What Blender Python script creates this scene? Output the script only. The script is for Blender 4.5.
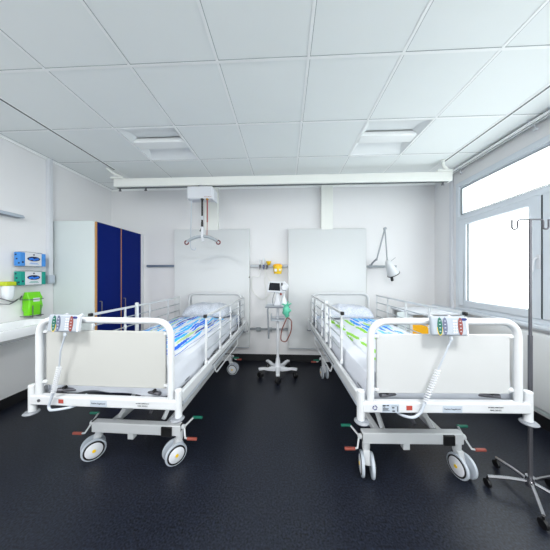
import bpy, bmesh, math, random
from mathutils import Vector, Matrix, noise
PI = math.pi
S = bpy.context.scene
for o in list(bpy.data.objects): bpy.data.objects.remove(o)
random.seed(4)

# ------------------------------------------------------------ camera, sky, exposure
CAMZ = 1.369
cam = bpy.data.cameras.new('camera'); cam.sensor_width = 36; cam.sensor_fit = 'HORIZONTAL'
cam.lens = 218.5/550*36; cam.clip_start = .05; cam.clip_end = 300
co = bpy.data.objects.new('camera', cam); S.collection.objects.link(co)
co.location = (0, 0, CAMZ); co.rotation_euler = (PI/2, 0, .0461); S.camera = co
cam.shift_y = .001
S.view_settings.view_transform = 'Standard'; S.view_settings.look = 'None'
S.view_settings.gamma = 1; S.view_settings.use_curve_mapping = False
S.view_settings.exposure = 0.86
W = bpy.data.worlds.new('sky'); S.world = W; W.use_nodes = True
W.node_tree.nodes['Background'].inputs[0].default_value = (.985, .99, 1, 1)
W.node_tree.nodes['Background'].inputs[1].default_value = 3.3
_n = W.node_tree; _tc = _n.nodes.new('ShaderNodeTexCoord'); _sp = _n.nodes.new('ShaderNodeSeparateXYZ'); _rp = _n.nodes.new('ShaderNodeValToRGB')
_n.links.new(_tc.outputs['Generated'], _sp.inputs[0]); _n.links.new(_sp.outputs[2], _rp.inputs[0])   # bright overcast sky over paler ground
_rp.color_ramp.elements[0].position = 0.0; _rp.color_ramp.elements[0].color = (.88, .89, .90, 1)
_rp.color_ramp.elements[1].position = .03; _rp.color_ramp.elements[1].color = (.985, .99, 1, 1)
_n.links.new(_rp.outputs[0], _n.nodes['Background'].inputs[0])
# daylight portals in the two window openings (they only guide the sky's light)
for (y0, y1) in ((1.06, 3.07), (-1.10, .91), (-2.28, -1.25)):
    L = bpy.data.lights.new('window_daylight', 'AREA'); L.shape = 'RECTANGLE'
    L.size = 1.6; L.size_y = y1-y0; L.cycles.is_portal = True
    lo = bpy.data.objects.new('window_daylight', L); S.collection.objects.link(lo)
    lo.location = (2.50, (y0+y1)/2, 1.77); lo.rotation_euler = (0, PI/2, 0)

L = bpy.data.lights.new('window_daylight', 'AREA'); L.shape = 'RECTANGLE'; L.size = 2.7; L.size_y = 1.8; L.cycles.is_portal = True  # portal for the added fill window behind the camera
lo = bpy.data.objects.new('window_daylight', L); S.collection.objects.link(lo); lo.location = (-.75, -2.57, 1.7); lo.rotation_euler = (PI/2, 0, 0)

# ------------------------------------------------------------ materials
def lin(c):
    c = c/255
    return c/12.92 if c <= .04045 else ((c+.055)/1.055)**2.4
def rgb(r, g, b): return (lin(r), lin(g), lin(b), 1)
def mat(name, col, rough=.5, metal=0, noise_amt=0, nscale=8, bump=0, bscale=60, trans=0, emit=0, coat=0, spec=.5):
    m = bpy.data.materials.new(name); m.use_nodes = True
    nt = m.node_tree; b = nt.nodes['Principled BSDF']
    c = rgb(*col)
    b.inputs['Base Color'].default_value = c; b.inputs['Roughness'].default_value = rough
    b.inputs['Metallic'].default_value = metal; b.inputs['Specular IOR Level'].default_value = spec
    if trans: b.inputs['Transmission Weight'].default_value = trans
    if coat: b.inputs['Coat Weight'].default_value = coat
    if emit:
        b.inputs['Emission Color'].default_value = c; b.inputs['Emission Strength'].default_value = emit
    tc = nt.nodes.new('ShaderNodeTexCoord')
    n = nt.nodes.new('ShaderNodeTexNoise'); n.inputs['Scale'].default_value = nscale; n.inputs['Detail'].default_value = 4
    nt.links.new(tc.outputs['Object'], n.inputs['Vector'])
    mx = nt.nodes.new('ShaderNodeMix'); mx.data_type = 'RGBA'
    k = 1-(noise_amt or .02)
    mx.inputs[6].default_value = c; mx.inputs[7].default_value = (c[0]*k, c[1]*k, c[2]*k, 1)
    nt.links.new(n.outputs['Fac'], mx.inputs[0]); nt.links.new(mx.outputs[2], b.inputs['Base Color'])
    if bump:
        n2 = nt.nodes.new('ShaderNodeTexNoise'); n2.inputs['Scale'].default_value = bscale
        nt.links.new(tc.outputs['Object'], n2.inputs['Vector'])
        bp = nt.nodes.new('ShaderNodeBump'); bp.inputs['Strength'].default_value = bump; bp.inputs['Distance'].default_value = .01
        nt.links.new(n2.outputs['Fac'], bp.inputs['Height']); nt.links.new(bp.outputs['Normal'], b.inputs['Normal'])
    return m
M = dict(
    wall=mat('painted_wall', (226, 226, 228), .75, noise_amt=.015, nscale=1.5, bump=.05, bscale=180),
    tile=mat('ceiling_tile', (238, 242, 242), .85, noise_amt=.03, nscale=3, bump=.06, bscale=250),
    grid=mat('grid_white', (246, 248, 248), .5),
    gridshadow=mat('grid_shade_grey', (150, 156, 158), .6),
    footpanel_w=mat('white_board_laminate', (189, 191, 192), .4, noise_amt=.02, nscale=2),
    base=mat('black_skirting', (22, 23, 27), .5),
    white=mat('white_enamel', (206, 209, 212), .32),
    panel=mat('white_laminate', (211, 214, 216), .42, noise_amt=.01),
    footpanel=mat('cream_white_laminate', (180, 181, 178), .4, noise_amt=.02, nscale=2),
    plastic=mat('white_plastic', (212, 215, 221), .38),
    cream=mat('cream_plastic', (232, 234, 230), .4),
    greyp=mat('grey_plastic', (128, 133, 140), .45),
    lightgrey=mat('light_grey_plastic', (178, 186, 196), .4),
    darkgrey=mat('dark_grey_rubber', (62, 66, 72), .55),
    black=mat('black_plastic', (14, 14, 16), .4),
    remote=mat('grey_remote_plastic', (160, 168, 178), .5),
    greybar=mat('grey_coated_bar', (158, 166, 172), .4), ringred=mat('dark_red_ring', (110, 44, 50), .5),
    alu=mat('brushed_aluminium', (150, 156, 161), .4, metal=.5),
    bluegrey=mat('anodised_blue_grey', (120, 134, 152), .4, metal=.5),
    chrome=mat('polished_steel', (190, 190, 194), .18, metal=1),
    steel=mat('dull_steel', (104, 104, 110), .4, metal=.7),
    navy=mat('navy_blue_laminate', (0, 26, 104), .6, noise_amt=.05, spec=.1),
    oak=mat('oak_edging', (188, 140, 82), .5, noise_amt=.25, nscale=40),
    cabside=mat('pale_grey_laminate', (205, 214, 215), .5, noise_amt=.02),
    green=mat('green_grip', (0, 104, 84), .5), keyg=mat('dark_green_keys', (8, 92, 76), .5), keyr=mat('dark_red_keys', (128, 58, 50), .5), keyb=mat('slate_keys', (92, 98, 122), .5), red=mat('brick_red_grip', (150, 72, 60), .5),
    redlab=mat('red_sticker', (165, 66, 54), .5), slab=mat('silver_label', (176, 186, 198), .5),
    ink=mat('black_print', (30, 30, 40), .6), navyink=mat('navy_print', (28, 40, 110), .6),
    sheet=mat('white_cotton_sheet', (210, 214, 223), .85, noise_amt=.03, nscale=20, bump=.15, bscale=14),
    mattress=mat('pale_blue_mattress_cover', (206, 216, 232), .7, noise_amt=.04),
    piping=mat('blue_piping', (50, 74, 150), .6),
    bluebox=mat('sky_blue_card', (66, 140, 216), .6), tealbox=mat('teal_card', (0, 146, 132), .6),
    darkblue=mat('dark_navy_print', (16, 30, 70), .6), glove=mat('blue_nitrile', (30, 120, 225), .5, bump=.8, bscale=40),
    lime=mat('lime_green_plastic', (112, 212, 10), .3, noise_amt=.15, nscale=12, bump=.3, bscale=10),
    yellow=mat('yellow_plastic', (236, 196, 20), .4), orange=mat('orange_yellow_plastic', (250, 182, 16), .45),
    limecap=mat('lime_yellow_cap', (184, 200, 30), .45),
    mask=mat('turquoise_rubber', (96, 200, 168), .45, noise_amt=.3, nscale=30),
    brown=mat('brown_rubber_tube', (120, 62, 52), .5), tube=mat('clear_grey_tubing', (222, 224, 220), .35),
    translucent=mat('milky_plastic', (226, 232, 236), .25, noise_amt=.1, nscale=20),
    screen=mat('dark_screen', (14, 18, 28), .5, spec=.2), strapred=mat('red_strap', (150, 66, 62), .6),
    ceramic=mat('white_ceramic', (226, 229, 232), .22, coat=.3), winframe=mat('white_window_frame', (214, 221, 229), .35),
    gasket=mat('dark_gasket', (70, 78, 82), .5), reflector=mat('satin_reflector', (240, 243, 244), .3),
    outside=mat('pale_render_wall', (150, 160, 190), .9), brassy=mat('brass_fitting', (180, 140, 40), .35, metal=.8),
)
M['fill_on'] = mat('fill_diffuser', (250, 250, 246), .5, emit=3)  # glow of the two added fill lights
FILL_W = 34
def glass_mat():
    m = bpy.data.materials.new('window_glass'); m.use_nodes = True; nt = m.node_tree; nt.nodes.clear()
    o = nt.nodes.new('ShaderNodeOutputMaterial'); t = nt.nodes.new('ShaderNodeBsdfTransparent'); g = nt.nodes.new('ShaderNodeBsdfGlossy')
    t.inputs[0].default_value = (.95, .98, .97, 1); g.inputs['Roughness'].default_value = .02
    lw = nt.nodes.new('ShaderNodeLayerWeight'); lw.inputs[0].default_value = .5
    pw = nt.nodes.new('ShaderNodeMath'); pw.operation = 'POWER'; nt.links.new(lw.outputs['Facing'], pw.inputs[0]); pw.inputs[1].default_value = 5
    ma = nt.nodes.new('ShaderNodeMath'); ma.operation = 'MULTIPLY_ADD'; nt.links.new(pw.outputs[0], ma.inputs[0]); ma.inputs[1].default_value = .9; ma.inputs[2].default_value = .04
    mx = nt.nodes.new('ShaderNodeMixShader'); nt.links.new(ma.outputs[0], mx.inputs[0])
    nt.links.new(t.outputs[0], mx.inputs[1]); nt.links.new(g.outputs[0], mx.inputs[2]); nt.links.new(mx.outputs[0], o.inputs[0])
    return m
M['glass'] = glass_mat()
def floor_mat():
    m = mat('dark_vinyl_floor', (44, 47, 54), .4, spec=.4)
    nt = m.node_tree; b = nt.nodes['Principled BSDF']
    tc = nt.nodes.new('ShaderNodeTexCoord')
    n = nt.nodes.new('ShaderNodeTexNoise'); n.inputs['Scale'].default_value = 90; n.inputs['Detail'].default_value = 6
    nt.links.new(tc.outputs['Object'], n.inputs['Vector'])
    r = nt.nodes.new('ShaderNodeValToRGB'); r.color_ramp.elements[0].position = .35; r.color_ramp.elements[1].position = .72
    r.color_ramp.elements[0].color = rgb(3, 4, 9); r.color_ramp.elements[1].color = rgb(36, 42, 57)
    nt.links.new(n.outputs['Fac'], r.inputs[0]); nt.links.new(r.outputs[0], b.inputs['Base Color'])
    bp = nt.nodes.new('ShaderNodeBump'); bp.inputs['Strength'].default_value = .12; bp.inputs['Distance'].default_value = .004
    nt.links.new(n.outputs['Fac'], bp.inputs['Height']); nt.links.new(bp.outputs['Normal'], b.inputs['Normal'])
    return m
M['floor'] = floor_mat()

def stroke_mat(name, cols, xlim, seed=0., greens=False, scale=24, ys=2.1, keepv=.8, wid=.36):
    """brush-stroke dashes running along the bed, on white cotton; strokes fade out beyond x = xlim"""
    m = bpy.data.materials.new(name); m.use_nodes = True; nt = m.node_tree; b = nt.nodes['Principled BSDF']
    b.inputs['Roughness'].default_value = .85
    N = nt.nodes.new; Lk = nt.links.new
    tc = N('ShaderNodeTexCoord'); sep = N('ShaderNodeSeparateXYZ'); Lk(tc.outputs['Object'], sep.inputs[0])
    def math_(op, a, b_=None, v=None):
        n = N('ShaderNodeMath'); n.operation = op
        for i, q in enumerate((a, b_)):
            if q is None: continue
            if isinstance(q, (int, float)): n.inputs[i].default_value = q
            else: Lk(q, n.inputs[i])
        return n.outputs[0]
    wob = N('ShaderNodeTexNoise'); wob.inputs['Scale'].default_value = 5; Lk(tc.outputs['Object'], wob.inputs['Vector'])
    x = math_('ADD', sep.outputs[0], math_('MULTIPLY', wob.outputs['Fac'], .02))
    x = math_('ADD', x, math_('MULTIPLY', sep.outputs[1], .04))
    cid = math_('FLOOR', math_('MULTIPLY', x, scale))
    fr = math_('FRACT', math_('MULTIPLY', x, scale))
    wn = N('ShaderNodeTexWhiteNoise'); wn.noise_dimensions = '1D'; Lk(math_('ADD', cid, seed), wn.inputs['W'])
    yy = math_('ADD', math_('MULTIPLY', sep.outputs[1], ys), math_('MULTIPLY', wn.outputs['Value'], 17.))
    sid = math_('FLOOR', yy); fy = math_('FRACT', yy)
    w2 = N('ShaderNodeTexWhiteNoise'); w2.noise_dimensions = '2D'
    cb = N('ShaderNodeCombineXYZ'); Lk(cid, cb.inputs[0]); Lk(sid, cb.inputs[1]); Lk(cb.outputs[0], w2.inputs['Vector'])
    fine = N('ShaderNodeTexNoise'); fine.inputs['Scale'].default_value = 1; fine.inputs['Detail'].default_value = 5
    mp = N('ShaderNodeMapping'); mp.inputs['Scale'].default_value = (140, 26, 1); Lk(tc.outputs['Object'], mp.inputs[0]); Lk(mp.outputs[0], fine.inputs['Vector'])
    # dash mask
    ex = math_('ABSOLUTE', math_('SUBTRACT', fr, .5)); ey = math_('ABSOLUTE', math_('SUBTRACT', fy, .5))
    d = math_('ADD', math_('MULTIPLY', ex, 1.0), math_('POWER', math_('MULTIPLY', ey, 1.75), 4.))
    d = math_('ADD', d, math_('MULTIPLY', math_('SUBTRACT', fine.outputs['Fac'], .5), .9))
    mask = math_('LESS_THAN', d, wid)
    inside = math_('LESS_THAN', math_('ABSOLUTE', sep.outputs[0]), xlim)
    keep = math_('LESS_THAN', w2.outputs['Value'], keepv)
    mask = math_('MULTIPLY', math_('MULTIPLY', mask, inside), keep)
    hem = math_('LESS_THAN', math_('ABSOLUTE', math_('SUBTRACT', math_('ABSOLUTE', sep.outputs[0]), xlim+.032)), .0022)
    rp = N('ShaderNodeValToRGB'); rp.color_ramp.interpolation = 'CONSTANT'
    e = rp.color_ramp.elements
    while len(e) < len(cols): e.new(.5)
    for i, c in enumerate(cols): e[i].position = keepv*i/len(cols); e[i].color = rgb(*c)
    Lk(w2.outputs['Value'], rp.inputs[0])
    colr = rp.outputs[0]
    if greens:   # a lime border strip along one long edge
        g = math_('LESS_THAN', sep.outputs[0], -.10)
        gap = math_('LESS_THAN', math_('ABSOLUTE', math_('ADD', sep.outputs[0], .185)), .035)
        mask = math_('MULTIPLY', mask, math_('SUBTRACT', 1, gap))
        mg = N('ShaderNodeMix'); mg.data_type = 'RGBA'; Lk(g, mg.inputs[0]); Lk(colr, mg.inputs[6]); mg.inputs[7].default_value = rgb(138, 204, 62)
        colr = mg.outputs[2]
    mx = N('ShaderNodeMix'); mx.data_type = 'RGBA'; Lk(mask, mx.inputs[0]); mx.inputs[6].default_value = rgb(212, 217, 225); Lk(colr, mx.inputs[7])
    mh = N('ShaderNodeMix'); mh.data_type = 'RGBA'; Lk(hem, mh.inputs[0]); Lk(mx.outputs[2], mh.inputs[6]); mh.inputs[7].default_value = rgb(110, 130, 190)
    Lk(mh.outputs[2], b.inputs['Base Color'])
    return m
BLUES = [(24, 96, 214), (44, 172, 236), (110, 208, 242), (50, 76, 160), (44, 172, 236), (24, 96, 214), (24, 110, 226), (44, 172, 236), (176, 208, 150), (24, 84, 200)]
M['duvet_a'] = stroke_mat('striped_blue_cotton', BLUES, .315, 3., scale=31, ys=1.7, keepv=.90, wid=.43)
M['duvet_b'] = stroke_mat('striped_blue_green_cotton', [(40, 140, 228), (96, 196, 240), (40, 120, 220), (96, 196, 240), (60, 170, 236), (165, 210, 120), (90, 190, 236), (40, 150, 232)], .295, 40., True, scale=21, ys=3.0, keepv=.82, wid=.42)
def lattice_mat(name, col, line, sc):
    m = bpy.data.materials.new(name); m.use_nodes = True; nt = m.node_tree; b = nt.nodes['Principled BSDF']; b.inputs['Roughness'].default_value = .85
    tc = nt.nodes.new('ShaderNodeTexCoord'); v = nt.nodes.new('ShaderNodeTexVoronoi'); v.feature = 'DISTANCE_TO_EDGE'; v.inputs['Scale'].default_value = sc
    nt.links.new(tc.outputs['Object'], v.inputs['Vector'])
    r = nt.nodes.new('ShaderNodeValToRGB'); r.color_ramp.elements[0].position = .04; r.color_ramp.elements[1].position = .12
    r.color_ramp.elements[0].color = rgb(*line); r.color_ramp.elements[1].color = rgb(*col)
    nt.links.new(v.outputs['Distance'], r.inputs[0]); nt.links.new(r.outputs[0], b.inputs['Base Color'])
    return m
M['pillow_a'] = lattice_mat('white_cotton_grey_print', (200, 205, 215), (180, 187, 198), 34)
M['pillow_b'] = lattice_mat('white_cotton_blue_print', (208, 212, 221), (190, 197, 213), 26)

# ------------------------------------------------------------ mesh helpers
def V(*a): return Vector(a)
class MB:
    def __init__(s): s.bm = bmesh.new()
    def _xf(s, vs, m):
        if m is not None:
            for v in vs: v.co = m @ v.co
    def box(s, x0, x1, y0, y1, z0, z1, m=None):
        vs = [s.bm.verts.new((x, y, z)) for x in (x0, x1) for y in (y0, y1) for z in (z0, z1)]
        for f in ((0, 1, 3, 2), (4, 6, 7, 5), (0, 4, 5, 1), (2, 3, 7, 6), (0, 2, 6, 4), (1, 5, 7, 3)):
            s.bm.faces.new([vs[i] for i in f])
        s._xf(vs, m); return s
    def quad(s, *p):
        s.bm.faces.new([s.bm.verts.new(q) for q in p]); return s
    def tube(s, pts, r, seg=12, closed=False, r1=None):
        pts = [Vector(p) for p in pts]; n = len(pts); rings = []
        T = []
        for i in range(n):
            a = pts[i-1] if (i > 0 or closed) else pts[i]; b = pts[(i+1) % n] if (i < n-1 or closed) else pts[i]
            t = (pts[i]-a).normalized()+(b-pts[i]).normalized()
            T.append(t.normalized() if t.length > 1e-9 else V(0, 0, 1))
        u = T[0].orthogonal().normalized()
        if abs(T[0].z) < .9: u = T[0].cross(V(0, 0, 1)).normalized()
        for i in range(n):
            if i: 
                q = T[i-1].rotation_difference(T[i]); u = (q @ u); u = (u-T[i]*u.dot(T[i])).normalized()
            w = T[i].cross(u); rr = r if r1 is None else r+(r1-r)*i/(n-1)
            rings.append([s.bm.verts.new(pts[i]+(u*math.cos(2*PI*k/seg)+w*math.sin(2*PI*k/seg))*rr) for k in range(seg)])
        for i in range(n if closed else n-1):
            A, B = rings[i], rings[(i+1) % n]
            for k in range(seg): s.bm.faces.new((A[k], A[(k+1) % seg], B[(k+1) % seg], B[k]))
        if not closed:
            s.bm.faces.new(rings[0][::-1]); s.bm.faces.new(rings[-1])
        return s
    def cyl(s, a, b, r, seg=20, r1=None): return s.tube([a, b], r, seg, r1=r1)
    def lathe(s, prof, c=(0, 0, 0), axis='Z', seg=28, m=None):
        rings = []; allv = []
        for (r, h) in prof:
            ring = []
            for k in range(seg):
                a = 2*PI*k/seg; p = (r*math.cos(a), r*math.sin(a), h)
                if axis == 'X': p = (h, p[0], p[1])
                if axis == 'Y': p = (p[0], -h, p[1]) if False else (p[0], h, p[1])
                v = s.bm.verts.new((c[0]+p[0], c[1]+p[1], c[2]+p[2])); ring.append(v); allv.append(v)
            rings.append(ring)
        for A, B in zip(rings, rings[1:]):
            for k in range(seg): s.bm.faces.new((A[k], A[(k+1) % seg], B[(k+1) % seg], B[k]))
        if prof[0][0] > 1e-5: s.bm.faces.new(rings[0][::-1])
        if prof[-1][0] > 1e-5: s.bm.faces.new(rings[-1])
        s._xf(allv, m); return s
    def prism(s, poly, vec, m=None):
        a = [s.bm.verts.new(p) for p in poly]; b = [s.bm.verts.new(Vector(p)+Vector(vec)) for p in poly]; n = len(a)
        s.bm.faces.new(a[::-1]); s.bm.faces.new(b)
        for i in range(n): s.bm.faces.new((a[i], a[(i+1) % n], b[(i+1) % n], b[i]))
        s._xf(a+b, m); return s
    def loft(s, loops, cap=True):
        R = [[s.bm.verts.new(p) for p in l] for l in loops]; n = len(R[0])
        for A, B in zip(R, R[1:]):
            for k in range(n): s.bm.faces.new((A[k], A[(k+1) % n], B[(k+1) % n], B[k]))
        if cap: s.bm.faces.new(R[0][::-1]); s.bm.faces.new(R[-1])
        return s
    def build(s, name, m, parent=None, bevel=0, smooth=True, seg=2, loc=None):
        bmesh.ops.remove_doubles(s.bm, verts=s.bm.verts, dist=1e-6)
        bmesh.ops.recalc_face_normals(s.bm, faces=s.bm.faces)
        me = bpy.data.meshes.new(name); s.bm.to_mesh(me); s.bm.free()
        me.materials.append(M[m] if isinstance(m, str) else m)
        if smooth:
            me.polygons.foreach_set('use_smooth', [True]*len(me.polygons)); me.set_sharp_from_angle(angle=math.radians(38))
        o = bpy.data.objects.new(name, me); S.collection.objects.link(o)
        if bevel:
            b = o.modifiers.new('bevel', 'BEVEL'); b.width = bevel; b.segments = seg; b.limit_method = 'ANGLE'; b.angle_limit = math.radians(40)
        if parent: o.parent = parent
        if loc: o.location = loc
        return o
def fillet(pts, r, n=6, closed=False):
    pts = [Vector(p) for p in pts]; out = []
    N_ = len(pts)
    for i, p in enumerate(pts):
        if not closed and i in (0, N_-1): out.append(p); continue
        a = (pts[i-1]-p); b = (pts[(i+1) % N_]-p); ra = min(r, a.length*.49, b.length*.49)
        A = p+a.normalized()*ra; B = p+b.normalized()*ra
        for k in range(n+1):
            t = k/n; out.append(A*(1-t)**2+p*2*t*(1-t)+B*t*t)
    return out
def rrect(cx, cy, hx, hy, r, z, n=6):
    out = []
    for (sx, sy, a0) in ((1, 1, 0), (-1, 1, 90), (-1, -1, 180), (1, -1, 270)):
        for k in range(n+1):
            a = math.radians(a0+90*k/n)
            out.append((cx+sx*(hx-r)+r*math.cos(a), cy+sy*(hy-r)+r*math.sin(a), z))
    return out
def thing(name, label, cat, loc=(0, 0, 0), rz=0, group=None):
    o = bpy.data.objects.new(name, None); S.collection.objects.link(o); o.empty_display_size = .1
    o.location = loc; o.rotation_euler = (0, 0, rz); return tag(o, label, cat, group)
def tag(o, label, cat, group=None):
    o['label'] = label; o['category'] = cat
    if group: o['group'] = group
    return o
def struct(o): o['kind'] = 'structure'; return o
def text(name, body, size, loc, rot, m, parent, label=None, wide=1.0):
    cu = bpy.data.curves.new(name, 'FONT'); cu.body = body; cu.size = size; cu.align_x = 'CENTER'; cu.align_y = 'CENTER'; cu.extrude = .0004; cu.resolution_u = 2
    t = bpy.data.objects.new(name, cu); S.collection.objects.link(t)
    bpy.context.view_layer.update()
    me = bpy.data.meshes.new_from_object(t.evaluated_get(bpy.context.evaluated_depsgraph_get()))
    bpy.data.objects.remove(t); me.materials.clear(); me.materials.append(M[m])
    o = bpy.data.objects.new(name, me); S.collection.objects.link(o); o.location = loc; o.rotation_euler = rot; o.scale = (wide, 1, 1); o.parent = parent
    return o

# ------------------------------------------------------------ room shell
C = 2.787; XL = -2.88; XR = 2.32; D = 3.5; YB = -2.4
struct(MB().box(XL-.2, XR+.3, YB-.2, D+.2, -.1, 0).build('floor', 'floor', smooth=False))
struct(MB().box(XL-.2, XR+.3, D, D+.2, 0, C+.25).build('wall_back', 'wall', smooth=False))
FX0, FX1, FZ0, FZ1 = -2.1, .6, .8, 2.6        # wide window added behind the camera, unseen, lets in frontal fill light
struct(MB().box(XL-.2, XR+.3, YB-.2, YB, 0, FZ0).box(XL-.2, XR+.3, YB-.2, YB, FZ1, C+.25).box(XL-.2, FX0, YB-.2, YB, FZ0, FZ1).box(FX1, XR+.3, YB-.2, YB, FZ0, FZ1).build('wall_front', 'wall', smooth=False))
fw = MB()
for x_ in (FX0, -.78, FX1-.06): fw.box(x_, x_+.06, YB-.08, YB-.01, FZ0, FZ1)
fw = struct(fw.box(FX0, FX1, YB-.08, YB-.01, FZ0, FZ0+.06).box(FX0, FX1, YB-.08, YB-.01, FZ1-.06, FZ1).build('window_4', 'winframe', bevel=.004))
MB().quad((FX0+.05, YB-.05, FZ0+.05), (FX1-.05, YB-.05, FZ0+.05), (FX1-.05, YB-.05, FZ1-.05), (FX0+.05, YB-.05, FZ1-.05)).build('window_glass', 'glass', fw, smooth=False)
struct(MB().box(XL-.2, XL, YB, D, 0, C+.25).build('wall_left', 'wall', smooth=False))
WZ0, WZ1 = .93, 2.60
wins = [(1.06, 3.07), (-1.10, .91), (-2.28, -1.25)]
w = MB()
w.box(XR, XR+.22, YB, D, 0, WZ0).box(XR, XR+.22, YB, D, WZ1, C+.25)
edges = [YB]+[e for a in sorted(wins) for e in a]+[D]
for a, b in zip(edges[::2], edges[1::2]): w.box(XR, XR+.22, a, b, WZ0, WZ1)
struct(w.build('wall_right', 'wall', smooth=False))
# ceiling: 0.6 m tiles in a grid, with two cells left open for the recessed lights
X0, Y0 = -1.648, 2.03
lamps = [(X0, Y0), (X0+2.4, Y0), (X0, Y0-2.4), (X0+2.4, Y0-2.4)]   # the two nearest the back wall are off, the other two added as fill
xs = [XL]+[X0+.6*i for i in range(-2, 7)]+[XR]; xs = sorted(x for x in xs if XL <= x <= XR)
ys = sorted([YB]+[Y0+.6*i for i in range(-7, 3)]+[D])
cm = MB(); 
for a, b in zip(xs, xs[1:]):
    for c, d in zip(ys, ys[1:]):
        if any(abs(a-l[0]) < .01 and abs(c-l[1]) < .01 for l in lamps): continue
        cm.quad((a, c, C), (a, d, C), (b, d, C), (b, c, C))
ce = cm.build('ceiling', 'tile', smooth=False); struct(ce)
struct(MB().box(XL-.2, XR+.3, YB-.2, D+.2, C+.24, C+.3).build('ceiling', 'tile', smooth=False))
g = MB(); g2 = MB()  # g2: grey strips, shade painted along one side of the bars
for x in xs[1:-1]:
    if x in (X0-.6, X0+3.6): continue
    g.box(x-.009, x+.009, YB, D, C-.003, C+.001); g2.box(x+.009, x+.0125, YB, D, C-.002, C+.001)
for y in ys[1:-1]:
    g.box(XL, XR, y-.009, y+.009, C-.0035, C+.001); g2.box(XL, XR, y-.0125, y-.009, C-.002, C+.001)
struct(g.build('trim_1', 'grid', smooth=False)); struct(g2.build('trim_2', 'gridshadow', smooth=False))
# wall angle and skirtings
struct(MB().box(XL, XL+.015, YB, D, C-.02, C).box(XL, XR, D-.015, D, C-.02, C).build('trim_3', 'grid', smooth=False))
for nm, bx in (('baseboard_back', (XL, XR, D-.012, D)), ('baseboard_left', (XL, XL+.012, YB, D)), ('baseboard_right', (XR-.012, XR, YB, D)), ('baseboard_front', (XL, XR, YB, YB+.012))):
    struct(MB().box(*bx, 0, .108).build(nm, 'base', bevel=.004))
# vertical service ducts on the back wall, corner duct on the left wall and right wall
struct(MB().box(-1.285, -1.071, D-.07, D, 2.08, C).build('trim_4', 'cream', bevel=.004))
struct(MB().box(.562, .743, D-.07, D, 2.08, C).build('trim_5', 'cream', bevel=.004))
struct(MB().box(XL, XL+.045, 2.50, 2.545, 1.30, C).build('trim_6', 'plastic', bevel=.004))
struct(MB().box(XR-.03, XR, 3.12, 3.16, .9, C-.05).build('trim_7', 'plastic', bevel=.003))

# ------------------------------------------------------------ windows
for wi, (a, b) in enumerate(wins):
    m = (b-1.005) if wi < 2 else None          # seam between the two sashes
    fx0, fx1 = XR-.012, XR+.075
    fr = MB()
    def ring(y0, y1, z0, z1, wy, wz, xa, xb):
        fr.box(xa, xb, y0, y0+wy, z0, z1); fr.box(xa, xb, y1-wy, y1, z0, z1)
        fr.box(xa, xb, y0+wy, y1-wy, z0, z0+wz); fr.box(xa, xb, y0+wy, y1-wy, z1-wz, z1)
    ring(a, b, WZ0, WZ1, .055, .06, fx0, fx1)
    fr.box(fx0, fx1, a+.05, b-.05, 2.09, 2.15)
    F = fr.build('window_%d' % (wi+1), 'winframe', bevel=.006); struct(F)
    sash = [(a+.05, (m if m else b-.055)), (m, b-.05)] if m else [(a+.05, b-.05)]
    gk = MB(); gl = MB()
    # upper fixed light
    fr = MB(); ring(a+.045, b-.045, 2.14, WZ1-.05, .03, .035, fx0+.03, fx1-.004)
    o = fr.build('window_bead', 'winframe', F, bevel=.004)
    for (s0, s1) in sash:
        fr = MB(); ring(s0+.003, s1-.003, WZ0+.045, 2.10, .095, .075, fx0-.012, fx1-.01)
        fr.box(fx0-.012, fx1-.01, s1-.130, s1-.096, WZ0+.118, 2.027)
        fr.build('window_sash', 'winframe', F, bevel=.008)
        gl.box(XR+.026, XR+.030, s0+.09, s1-.09, WZ0+.11, 2.035)
        y0, y1, z0, z1 = s0+.098, s1-.136, WZ0+.12, 2.025
        for q in ((y0-.006, y0, z0, z1), (y1, y1+.006, z0, z1), (y0, y1, z0-.006, z0), (y0, y1, z1, z1+.006)): gk.box(XR-.002, XR+.010, *q)
    y0, y1, z0, z1 = a+.077, b-.077, 2.178, WZ1-.088
    gl.box(XR+.026, XR+.030, y0-.01, y1+.01, z0-.01, z1+.01)
    for q in ((y0-.006, y0, z0, z1), (y1, y1+.006, z0, z1), (y0, y1, z0-.006, z0), (y0, y1, z1, z1+.006)): gk.box(XR-.002, XR+.010, *q)
    if m: gk.box(fx0-.014, fx0, m-.005, m+.003, WZ0+.05, 2.09)
    gk.build('window_gasket', 'gasket', F, smooth=False); gl.build('window_glass', 'glass', F, smooth=False)
    if m:
        h = MB(); h.box(fx0-.022, fx0-.010, m+.005, m+.035, 1.43, 1.56)
        h.tube(fillet([(fx0-.015, m+.02, 1.53), (fx0-.05, m+.02, 1.53), (fx0-.055, m+.03, 1.49), (fx0-.05, m+.04, 1.40)], .03), .009, 10)
        h.build('window_handle', 'plastic', F, bevel=.003)
    MB().box(fx0-.003, fx0+.001, m-.35 if m else a+.3, m-.29 if m else a+.36, .948, .965).build('window_label', 'greyp', F) 
struct(MB().box(XR-.06, XR+.01, YB+.012, D-.01, .885, .925).build('trim_8', 'winframe', bevel=.012, seg=3))
# smooth convector casing below the windows
t = thing('heating_panel', 'long white heating casing running along the wall under the windows', 'radiator', (XR-.003, 0, 0))
MB().prism([(0, YB+.1, .19), (-.075, YB+.1, .19), (-.085, YB+.1, .24), (-.085, YB+.1, .79), (-.06, YB+.1, .85), (0, YB+.1, .86)], (0, D-.12-YB-.1, 0)).build('casing', 'panel', t, bevel=.008)
MB().box(-.05, 0, YB+.15, D-.2, .15, .195).build('lower_duct', 'cabside', t)

# pale buildings far outside
tag(MB().box(38, 48, 26, 34, -9, 2.2).box(37.9, 38, 27, 33, -1, .6).build('building', 'outside', bevel=.02), 'pale building beyond the window, faint in the glare', 'building')

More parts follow.
